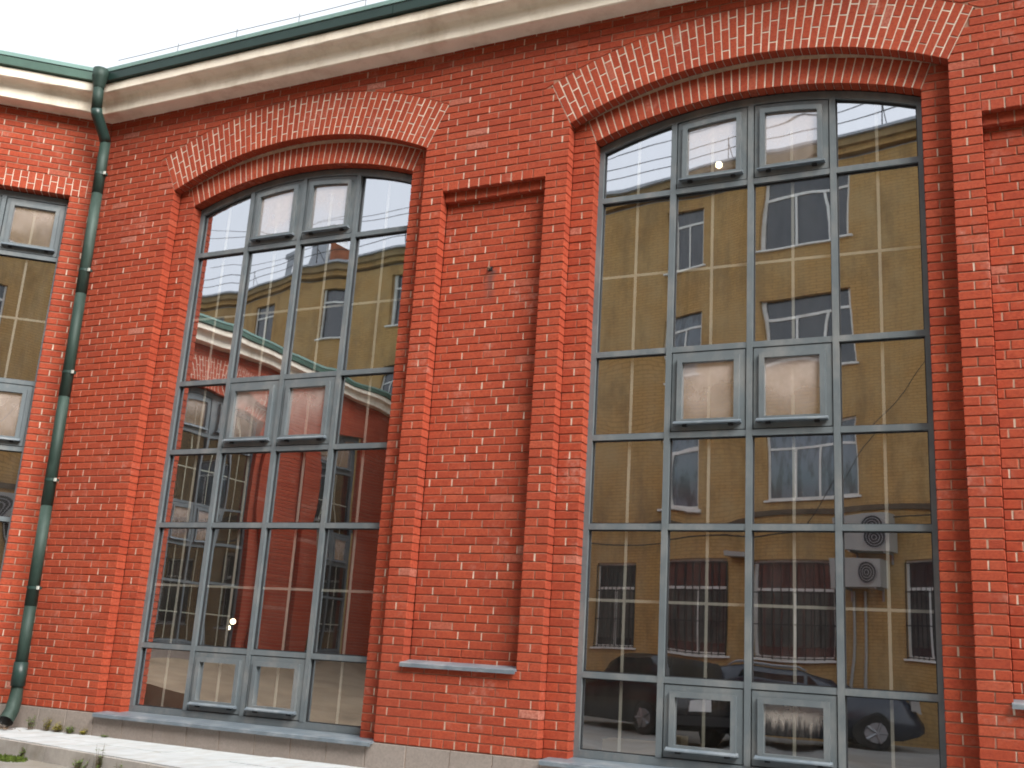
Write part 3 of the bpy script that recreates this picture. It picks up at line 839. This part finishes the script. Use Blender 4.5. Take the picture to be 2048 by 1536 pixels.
# ---------------------------------------------------------------- lamps and boxes behind the glass
def lamp(x, y, z, label, r=.045):
    t_ = thing('pendant_lamp', W(x, y, z-r), label, 'lamp', None)
    mb = MB(); nr, ns = 8, 12; vs = []; fs = []
    for i in range(nr+1):
        for j in range(ns):
            a = math.pi*i/nr; b = 2*math.pi*j/ns; vs.append(W(x+r*math.sin(a)*math.cos(b), y+r*math.sin(a)*math.sin(b), z+r*math.cos(a)))
    for i in range(nr):
        for j in range(ns): fs.append((i*ns+j, (i+1)*ns+j, (i+1)*ns+(j+1) % ns, i*ns+(j+1) % ns))
    mb.add(vs, fs); part('bulb', mb, 'bulb', t_, None, True)
    mb = MB(); mb.tube([W(x, y, z+r), W(x, y, z+r+.06)], .02*U, 8); part('lamp_holder', mb, 'frame_dark', t_)
    mb = MB(); mb.tube([W(x, y, z+r+.06), W(x, y, 1.88)], .004*U, 4); part('cord', mb, 'cable', t_)
lamp(8.173, 1.2, .92, 'lit warm bulb behind the fogged top sash of the right window', .05)
lamp(.636, 1.2, -5.64, 'upper of two lit bulbs low behind the left arched window')
lamp(.562, 1.2, -5.735, 'lower of two lit bulbs low behind the left arched window', .036)
def cbox(x0, x1, y0, y1, z1, label):
    mb = MB(); mb.box(x0, x1, y0, y1, -7.045, z1); mb.box(x0-.005, x1+.005, (y0+y1)/2-.02, (y0+y1)/2+.02, z1, z1+.004)
    o = link('cardboard_box', mb.mesh('cardboard_box', 'box_card', conv=lambda x, y, z: W(x, y, z)), label=label, category='box')
cbox(7.05, 7.75, .45, .85, -6.80, 'low pale cardboard box behind the bottom left pane of the right window')
cbox(7.82, 8.02, .45, .75, -6.70, 'small upright pale box behind the bottom left sash of the right window')
cbox(9.1, 9.75, .5, .9, -6.84, 'pale box behind the bottom right corner of the right window')

# ---------------------------------------------------------------- yellow house across the yard
KS = .85
OY = (CAM.x+KS*(4.0-CAM.x), -(CAM.y+KS*(26.0-CAM.y)))
FY = Frame(OY[0], OY[1], (-.9763, -.2164), (.2164, -.9763))
def zy(z): return CAM.z+KS*(z-CAM.z)
house = thing('yellow_house', W(OY[0], OY[1], ZG), 'four-storey ochre yellow painted brick house mirrored in the windows', 'house')
wins = []     # (s0,s1,z0,z1,kind)
cols_ = [(-.7, 2.65, 'w'), (-5.2, -3.45, 'n'), (-25.8, -23.9, 'n'), (-21.0, -19.2, 'n'), (-31.6, -29.8, 'n'), (-15.8, -14.0, 'n'), (-11.4, -9.6, 'n'), (-36.5, -34.7, 'n'),
         (7.6, 9.4, 'n'), (12.2, 14.0, 'n'), (17.0, 18.8, 'n'), (21.8, 23.6, 'n'), (26.4, 28.2, 'n'), (31.0, 32.8, 'n')]
for s0, s1, kd in cols_:
    for zb, zt in ((.2, 3.05), (5.15, 7.8), (9.8, 12.5)): wins.append((s0, s1, zb, zt, kd))
for s0, s1 in ((-8.05, -6.1), (-4.45, -2.2), (-.93, 1.65), (4.2, 6.2), (9.0, 11), (13.5, 15.5), (18, 20), (-13, -11), (-18, -16)): wins.append((s0, s1, -5.2, -1.9, 'g'))
SA, SB = -46.0, 42.0; ZT = 13.0
wy = [(-KS*b, -KS*a, zy(c), zy(d), k) for a, b, c, d, k in wins]
mb = MB()
for band in ((ZG, zy(-.4)), (zy(-.4), zy(4.2)), (zy(4.2), zy(8.8)), (zy(8.8), zy(ZT))):
    ws = sorted(w for w in wy if band[0] < (w[2]+w[3])/2 < band[1])
    x = -KS*SB
    for a, b, c, d, k in ws+[(-KS*SA, -KS*SA, 0, 0, None)]:
        mb.add([(x, 0, band[0]), (a, 0, band[0]), (a, 0, band[1]), (x, 0, band[1])], [(0, 1, 2, 3)])
        if k:
            mb.add([(a, 0, band[0]), (b, 0, band[0]), (b, 0, c), (a, 0, c)], [(0, 1, 2, 3)]); mb.add([(a, 0, d), (b, 0, d), (b, 0, band[1]), (a, 0, band[1])], [(0, 1, 2, 3)])
            q = .22
            mb.add([(a, 0, c), (a, q, c), (a, q, d), (a, 0, d)], [(0, 1, 2, 3)]); mb.add([(b, 0, c), (b, q, c), (b, q, d), (b, 0, d)], [(3, 2, 1, 0)])
            mb.add([(a, 0, d), (b, 0, d), (b, q, d), (a, q, d)], [(3, 2, 1, 0)]); mb.add([(a, 0, c), (b, 0, c), (b, q, c), (a, q, c)], [(0, 1, 2, 3)])
        x = b
hw = mb.mesh('wall', 'yellow_paint', conv=lambda x, y, z: (x*U, y*U, z*U))
link('wall', hw, house, FY.mat())
mb = MB(); mb.box(-KS*SB, -KS*SA, .25, 8, ZG, zy(ZT)); part('inner_wall', mb, 'band_dark', house, FY)
def ybox(name, a, b, y0, y1, z0, z1, mat): 
    mb = MB(); mb.box(a, b, y0, y1, z0, z1); return part(name, mb, mat, house, FY)
ybox('string_course', -KS*SB, -KS*SA, -.07, .05, zy(-.42), zy(-.2), 'band_dark')
ybox('cornice', -KS*SB, -KS*SA, -.18, .1, zy(13.1), zy(13.32), 'yellow_paint')
ybox('cornice', -KS*SB, -KS*SA, -.34, .1, zy(13.32), zy(13.6), 'yellow_trim')
mb = MB(); a, b = -KS*SB, -KS*SA
mb.add([(a, -.45, zy(13.6)), (b, -.45, zy(13.6)), (b, -.45, zy(13.7)), (a, -.45, zy(13.7)), (b, 6, zy(15.2)), (a, 6, zy(15.2)), (a, 0, zy(13.6)), (b, 0, zy(13.6))], [(0, 1, 2, 3), (3, 2, 4, 5), (1, 0, 6, 7)])
part('roof', mb, 'metal_sheet', house, FY)
WM = {}
def ywin(a, b, c, d, k):
    key = (k, round(b-a, 2))
    w, h = b-a, d-c
    if key not in WM:
        fm = MB(); t_ = .085
        fm.box(0, t_, .12, .2, 0, h); fm.box(w-t_, w, .12, .2, 0, h); fm.box(t_, w-t_, .121, .2, 0, t_); fm.box(t_, w-t_, .121, .2, h-t_, h)
        zt = h*.70
        fm.box(t_, w-t_, .122, .2, zt-.04, zt+.04)
        vb = [w*.37, w*.66] if k == 'w' else [w*.5]
        for v in vb: fm.box(v-.035, v+.035, .118, .2, t_, zt-.04)
        pn = MB(); pn.add([(t_, .16, t_), (w-t_, .16, t_), (w-t_, .16, h-t_), (t_, .16, h-t_)], [(0, 1, 2, 3)])
        sl_ = MB(); sl_.box(-.1, w+.1, -.09, .15, -.06, -.004)
        cv = lambda x, y, z: (x*U, y*U, z*U)
        WM[key] = (fm.mesh('window', 'white_paint', conv=cv), pn.mesh('pane', 'far_pane', conv=cv), sl_.mesh('window_sill', 'white_paint', conv=cv))
    M_ = FY.mat(a, 0, c)
    wo_ = link('window', WM[key][0], house, M_); PINV[wo_.name] = M_.inverted()
    link('pane', WM[key][1], wo_, M_); link('window_sill', WM[key][2], wo_, M_)
    if k == 'g':
        gk = ('grille', key)
        if gk not in WM:
            g_ = MB(); nb = 9
            for i in range(nb+1): g_.box(w*i/nb-.012, w*i/nb+.012, -.03, -.006, -.02, h*.97)
            for zz in (.02, h*.33, h*.66, h*.96): g_.box(-.02, w+.02, -.04, -.03, zz, zz+.03)
            c_ = MB()
            for i in range(10): c_.box(w*i/10, w*(i+.8)/10, .145+.01*(i % 2), .157, h*.12, h*.68)
            cv = lambda x, y, z: (x*U, y*U, z*U)
            WM[gk] = (g_.mesh('window_grille', 'iron_bar', conv=cv), c_.mesh('curtain', 'curtain', conv=cv))
        link('window_grille', WM[gk][0], wo_, M_); link('curtain', WM[gk][1], wo_, M_)
for q in wy: ywin(*q)
# chimney and dormer on the far roof
s_ = lambda v: -KS*v
mb = MB(); mb.box(s_(-26.4), s_(-27.6), .6, 1.5, zy(13.5), zy(16.0)); mb.box(s_(-26.2), s_(-27.8), .5, 1.6, zy(16.0), zy(16.2)); part('chimney', mb, 'metal_sheet', house, FY)
mb = MB(); mb.box(s_(-29.2), s_(-30.0), .6, 1.2, zy(13.5), zy(15.5)); mb.box(s_(-29.0), s_(-30.2), .5, 1.3, zy(15.5), zy(15.8)); part('chimney', mb, 'metal_sheet', house, FY)
mb = MB(); mb.prism([(s_(-26.0), zy(13.6)), (s_(-22.4), zy(13.6)), (s_(-26.0), zy(15.3))][::-1] if False else [(s_(-22.4), zy(13.6)), (s_(-26.0), zy(13.6)), (s_(-26.0), zy(15.2))], .4, 2.5, back=True); part('gable', mb, 'rust_brick', house, FY)
# pipes and light on the wall
for sp_ in (2.2, 2.75):
    mb = MB(); mb.tube([W(*FY.p(s_(sp_), -.08, ZG)), W(*FY.p(s_(sp_), -.08, zy(-3.0)))], .05*U, 8); part('wall_pipe', mb, 'ac_white', house)
ybox('wall_lamp', s_(-1.3), s_(-2.1), -.35, .0, zy(-1.85), zy(-1.7), 'ac_white')
# roof railing
rail = thing('roof_railing', W(*FY.p(0, -.3, zy(13.7))), 'thin dark safety railing along the roof edge of the yellow house', 'railing')
for hgt in (.55, 1.0):
    mb = MB(); mb.tube([W(*FY.p(s_(v), -.3, zy(13.7+hgt))) for v in (-46, -30, -15, 0, 15, 42)], .016*U, 5); part('rail', mb, 'cable', rail)
for v in range(-44, 42, 6):
    mb = MB(); mb.tube([W(*FY.p(s_(v), -.3, zy(13.65))), W(*FY.p(s_(v), -.3, zy(14.75)))], .02*U, 5); mb.tube([W(*FY.p(s_(v), .35, zy(13.75))), W(*FY.p(s_(v), -.28, zy(14.5)))], .014*U, 5); part('post', mb, 'cable', rail)
# air conditioners
def aircon(sc_, zc, label):
    w, h, dpt = 1.75*KS, .98*KS, .75*KS
    a = s_(sc_)-w/2; z = zy(zc)-h/2
    t_ = thing('air_conditioner', W(*FY.p(a+w/2, -.1, z)), label, 'air conditioner', 'air conditioners on the yellow house')
    mb = MB(); mb.box(a, a+w, -dpt-.1, -.1, z, z+h); part('casing', mb, 'ac_white', t_, FY)
    cx, cz, r = a+w*.29, z+h/2, h*.40
    mb = MB(); pts = [(cx+r*math.cos(2*math.pi*i/28), cz+r*math.sin(2*math.pi*i/28)) for i in range(28)]
    mb.prism(pts, -dpt-.112, -dpt-.095); part('fan_opening', mb, 'frame_dark', t_, FY)
    mb = MB()
    for rr in (1.0, .75, .5, .25):
        o_ = [(cx+r*rr*math.cos(2*math.pi*i/28), cz+r*rr*math.sin(2*math.pi*i/28)) for i in range(28)]
        i_ = [(cx+r*(rr-.06)*math.cos(2*math.pi*i/28), cz+r*(rr-.06)*math.sin(2*math.pi*i/28)) for i in range(28)]
        mb.ring(o_, i_, -dpt-.13, -dpt-.114)
    part('fan_grille', mb, 'steel', t_, FY)
    for xx in (a+.15, a+w-.2):
        mb = MB(); mb.box(xx, xx+.05, -dpt-.08, 0, z-.06, z-.005); mb.box(xx, xx+.05, -.06, 0, z-.35, z-.06); part('bracket', mb, 'steel', t_, FY)
aircon(3.1, -1.15, 'upper white air conditioner on the yellow house, mirrored right window')
aircon(2.75, -2.42, 'lower white air conditioner on the yellow house, mirrored right window')
# overhead cables
def cable(pts, label, sag, r=.012):
    mb = MB(); P0, P1 = Vector(pts[0]), Vector(pts[1]); n = 24
    mb.tube([W(*(P0.lerp(P1, i/n)-Vector((0, 0, sag*4*(i/n)*(1-i/n))))) for i in range(n+1)], r*U, 5)
    link('overhead_cable', mb.mesh('overhead_cable', 'cable'), label=label, category='cable', group='cables over the yard')
cable((FY.p(s_(-34), -2.0, zy(16.2)), FY.p(s_(14), -2.0, zy(17.6))), 'highest dark cable sagging across the mirrored sky', 1.9)
cable((FY.p(s_(-34), -1.4, zy(14.6)), FY.p(s_(14), -1.6, zy(16.4))), 'middle dark cable just above the mirrored roof line', 1.1)
cable((FY.p(s_(-38), -2.4, zy(17.8)), FY.p(s_(-14), -1.2, zy(14.9))), 'slanting dark cable in the mirrored sky of the left window', .9)
cable((FY.p(s_(5.6), -.6, zy(4.6)), FY.p(s_(.9), -.15, zy(-1.0))), 'slack dark cable slanting down the mirrored yellow wall', -.25, .014)
cable((FY.p(s_(-9), -.2, zy(-1.1)), FY.p(s_(6), -.2, zy(-.55))), 'dark cable looped along the mirrored yellow wall below its band', .28, .022)

# ---------------------------------------------------------------- parked cars (mirrored in the right window)
def make_car(loc, rz, label, paint, Ln, Wd, Ht, suv, rails, group='cars parked by the yellow house'):
    t_ = thing('parked_car', loc, label, 'car', group)
    t_.rotation_euler = (0, 0, rz); M0 = Matrix.Translation(loc) @ Matrix.Rotation(rz, 4, 'Z')
    def p(name, mb, mat, par=None, smooth=False):
        o = bpy.data.objects.new(name, mb.mesh(name, mat, smooth)); col.objects.link(o); o.parent = par or t_; return o
    hw = Wd/2; belt = Ht*.58; gc = .2
    # stations along x: rear (-) to front (+): (x, sill z, belt z, roof z or None, half width belt, half width roof)
    rear = -Ln/2; fr_ = Ln/2
    low = [(rear, .42, belt*.86, .86), (rear+.10, gc+.12, belt, .95), (rear+.5, gc, belt+.01, 1.0), (0, gc, belt, 1.0), (fr_-1.05, gc, belt-.03, 1.0), (fr_-.35, gc, belt*.84, .96), (fr_-.08, gc+.1, belt*.72, .88), (fr_, .38, belt*.6, .80)]
    def loft(mb, secs):
        n = len(secs[0]); vs = [v for s in secs for v in s]; fs = []
        for i in range(len(secs)-1):
            for k in range(n): fs.append((i*n+k, i*n+(k+1) % n, (i+1)*n+(k+1) % n, (i+1)*n+k))
        fs += [tuple(range(n-1, -1, -1)), tuple(range((len(secs)-1)*n, len(secs)*n))]; mb.add(vs, fs)
    def sec(x, z0, z1, w, w2=None):
        w *= hw; w2 = (w2 if w2 else .93)*w; zm = z0+(z1-z0)*.55
        return [(x, -w*.94, z0), (x, -w, zm), (x, -w2, z1-.03), (x, -w2*.9, z1), (x, w2*.9, z1), (x, w2, z1-.03), (x, w, zm), (x, w*.94, z0)]
    mb = MB(); loft(mb, [sec(*s) for s in low]); body = p('body', mb, paint, None, True)
    cabr = rear+(.12 if suv else .55); cabf = fr_-(1.2 if suv else 1.25)
    top = [(cabr, belt-.02, belt+.03, .90), (cabr+(.22 if suv else .65), belt-.02, Ht-.06, .86), (cabr+.9, belt-.02, Ht, .86), (cabf-1.15, belt-.02, Ht-.02, .86), (cabf-.55, belt-.02, Ht-.22, .87), (cabf, belt-.03, belt+.02, .90)]
    mb = MB(); loft(mb, [sec(x, z0, z1, w, .84) for x, z0, z1, w in top]); p('cabin', mb, paint, None, True)
    for sd_ in (-1, 1):
        mb = MB(); zz0, zz1 = belt+.05, Ht-.13
        for xa, xb, xc, xd in ((cabr+.45, -.05, -.05, cabr+.72), (.02, cabf-.45, cabf-1.0, .02)):
            y0, y1 = sd_*hw*.905, sd_*hw*.80
            q = [(xa, y0, zz0), (xb, y0, zz0), (xc, y1, zz1), (xd, y1, zz1)]
            mb.add(q+[(x, y-sd_*.03, z) for x, y, z in q], [(0, 1, 2, 3), (7, 6, 5, 4), (0, 4, 5, 1), (2, 6, 7, 3), (1, 5, 6, 2), (3, 7, 4, 0)])
        p('side_window', mb, 'car_glass')
        for zx, col_, nm in ((rear+.04, 'lamp_red', 'tail_light'), (fr_-.14, 'ac_white', 'headlight')):
            mb = MB(); mb.box(zx-.03, zx+.12, sd_*hw*.62, sd_*hw*.90, belt*.70, belt*.92); p(nm, mb, col_)
        if rails:
            mb = MB(); mb.tube([(cabr+.5, sd_*hw*.70, Ht-.01), (cabr+.6, sd_*hw*.70, Ht+.05), (cabf-1.2, sd_*hw*.70, Ht+.04), (cabf-1.05, sd_*hw*.70, Ht-.03)], .022, 6); p('roof_rail', mb, 'steel', None, True)
        mb = MB(); mb.box(cabf-.75, cabf-.6, sd_*hw*.95, sd_*hw*1.12, belt+.02, belt+.18); p('mirror', mb, paint)
        for wx in (rear+.85, fr_-.85):
            mb = MB(); mb.tube([(wx, sd_*(hw-.22), .33), (wx, sd_*(hw-.20), .33), (wx, sd_*hw, .33), (wx, sd_*(hw+.01), .33)], [.28, .33, .33, .29], 20); tyre = p('wheel', mb, 'tyre', None, False)
            mb = MB(); mb.tube([(wx, sd_*(hw-.02), .33), (wx, sd_*(hw+.02), .33)], [.2, .19], 16)
            for q in range(5):
                a = 2*math.pi*q/5; mb.tube([(wx, sd_*(hw+.025), .33), (wx+.2*math.cos(a), sd_*(hw+.03), .33+.2*math.sin(a))], .028, 5)
            p('rim', mb, 'steel', tyre)
    mb = MB(); xr0, xr1 = cabr+.02, cabr+(.20 if suv else .6)
    q = [(xr0-.02, -hw*.70, belt+.06), (xr0-.02, hw*.70, belt+.06), (xr1-.03, hw*.62, Ht-.14), (xr1-.03, -hw*.62, Ht-.14)]
    mb.add(q+[(x+.05, y, z) for x, y, z in q], [(3, 2, 1, 0), (4, 5, 6, 7), (0, 1, 5, 4), (2, 3, 7, 6), (1, 2, 6, 5), (3, 0, 4, 7)]); p('rear_window', mb, 'car_glass')
    mb = MB(); mb.box(rear-.025, rear+.03, -.26, .26, belt*.60, belt*.60+.12); p('number_plate', mb, 'plate_white')
    mb = MB(); mb.box(rear-.05, rear+.12, -hw*.85, hw*.85, .34, .52); p('bumper', mb, 'iron_bar')
    return t_
make_car(W(2.2, -16.6, ZG), R(-140), 'black estate car standing tail on, mirrored left in the right window', 'car_black', 4.6, 1.9, 1.72, True, False)
make_car(W(6.3, -17.2, ZG), R(-16), 'dark blue car with silver roof rails, mirrored right in the right window', 'car_blue', 4.5, 1.85, 1.68, True, True)

# ---------------------------------------------------------------- weeds, moss and litter at the foot of the wall
def weed(x, y, z, h, n, label, mat='leaf_green', spread=.10, stalk=False):
    t_ = thing('weed', W(x, y, z), label, 'plant', 'weeds at the wall foot')
    mb = MB(); st = MB()
    for i in range(n):
        a = random.uniform(0, 2*math.pi); hh = h*random.uniform(.3, 1); sp = spread*random.uniform(.2, 1)*(.5+.5*hh/h)
        bx, by = x+sp*math.cos(a)*.5, y+sp*math.sin(a)*.35
        ex, ey, ez = x+sp*math.cos(a), y+sp*math.sin(a)*.6, z+hh
        if i % 2 == 0: st.tube([W(bx, by, z), W((bx+ex)/2, (by+ey)/2, z+hh*.6), W(ex, ey, ez)], [.0022, .0018, .001], 4, False)
        for q in range(4):
            tq = random.uniform(.35, 1); px, py, pz = bx+(ex-bx)*tq, by+(ey-by)*tq, z+hh*tq
            l = random.uniform(.018, .042); b = random.uniform(0, 6.28); up = random.uniform(-.3, .7)
            d = Vector((math.cos(b), math.sin(b), up)).normalized(); s_v = d.cross(Vector((0, 0, 1))).normalized()*l*.33
            A_ = Vector((px, py, pz)); B_ = A_+d*l*.5; C_ = A_+d*l
            mb.add([W(*A_), W(*(B_+s_v)), W(*(C_-Vector((0, 0, l*.15)))), W(*(B_-s_v))], [(0, 1, 2, 3)])
    part('leaves', mb, mat, t_); part('stems', st, 'stem_brown', t_)
weed(-1.38, -.52, AZ, .22, 34, 'green weed growing right beside the drainpipe outlet')
weed(-1.12, -.46, AZ, .2, 40, 'yellowish weed against the plinth just right of the drainpipe', 'leaf_yellow')
weed(-.92, -.45, AZ, .14, 40, 'low yellow-green weed along the plinth, second clump from the drainpipe', 'leaf_yellow', .13)
weed(-.68, -.45, AZ, .11, 36, 'low green weed along the plinth, third clump from the drainpipe', 'leaf_green', .13)
weed(-.42, -.44, AZ, .09, 26, 'small yellow weed along the plinth under the sill end', 'leaf_yellow', .10)
weed(-.02, -.44, AZ, .045, 10, 'tiny green weed at the plinth below the left window sill', 'leaf_green', .08)
weed(1.55, apf(1.55)-.10, ZG, .36, 20, 'tall dry weed standing in front of the kerb', 'leaf_green', .09)
weed(1.2, apf(1.2)-.12, ZG, .14, 26, 'low bushy weed at the kerb left of the tall dry weed', 'leaf_green', .17)
weed(1.95, apf(1.95)-.10, ZG, .16, 14, 'small upright weed at the kerb right of the tall dry weed', 'leaf_green', .07)
weed(-.05, apf(-.05)-.10, ZG, .16, 16, 'small green weed at the left end of the kerb', 'leaf_green', .08)
mb = MB()
for i in range(500):
    a = random.uniform(0, 6.28); r_ = math.sqrt(random.random()); x_ = -.1+r_*.38*math.cos(a); y_ = apf(x_)-.34+r_*.24*math.sin(a)
    hgt = random.uniform(.01, .045)
    mb.add([W(x_-.02, y_, ZG+.002), W(x_+.02, y_, ZG+.002), W(x_+random.uniform(-.01, .01), y_+random.uniform(-.02, .02), ZG+hgt)], [(0, 1, 2)])
link('moss_patch', mb.mesh('moss_patch', 'moss'), label='green moss on the ground in front of the kerb end', category='moss', kind='stuff')
mb = MB()
for i in range(260):
    x_ = random.gauss(-1.62, .16); y_ = random.uniform(-1.5, -.75); z_ = ZG+.004 if x_ < -1.76 else AZ+.008
    a = random.uniform(0, 6.28); l = random.uniform(.015, .05)
    dx, dy = l*math.cos(a), l*math.sin(a)
    mb.add([W(x_, y_, z_), W(x_+dx+dy*.4, y_+dy-dx*.4, z_+.01), W(x_+dx*1.6, y_+dy*1.6, z_+random.uniform(0, .02)), W(x_+dx-dy*.4, y_+dy+dx*.4, z_+.004)], [(0, 1, 2, 3)])
link('leaf_litter', mb.mesh('leaf_litter', 'debris'), label='brown leaf litter on the ground under the drainpipe outlet', category='litter', kind='stuff')

hk = thing('wall_hook', W(5.42, Y1, -.86), 'small rusty iron hook in the blind brick panel, stain below', 'hook')
mb = MB(); mb.tube([W(5.42, Y1+.02, -.85), W(5.42, Y1-.06, -.855), W(5.42, Y1-.075, -.875), W(5.42, Y1-.06, -.895)], .012*U, 6); part('shank', mb, 'debris', hk)
mb = MB(); mb.box(5.385, 5.455, Y1-.012, Y1+.01, -.88, -.83); part('base_plate', mb, 'iron_bar', hk, FA)
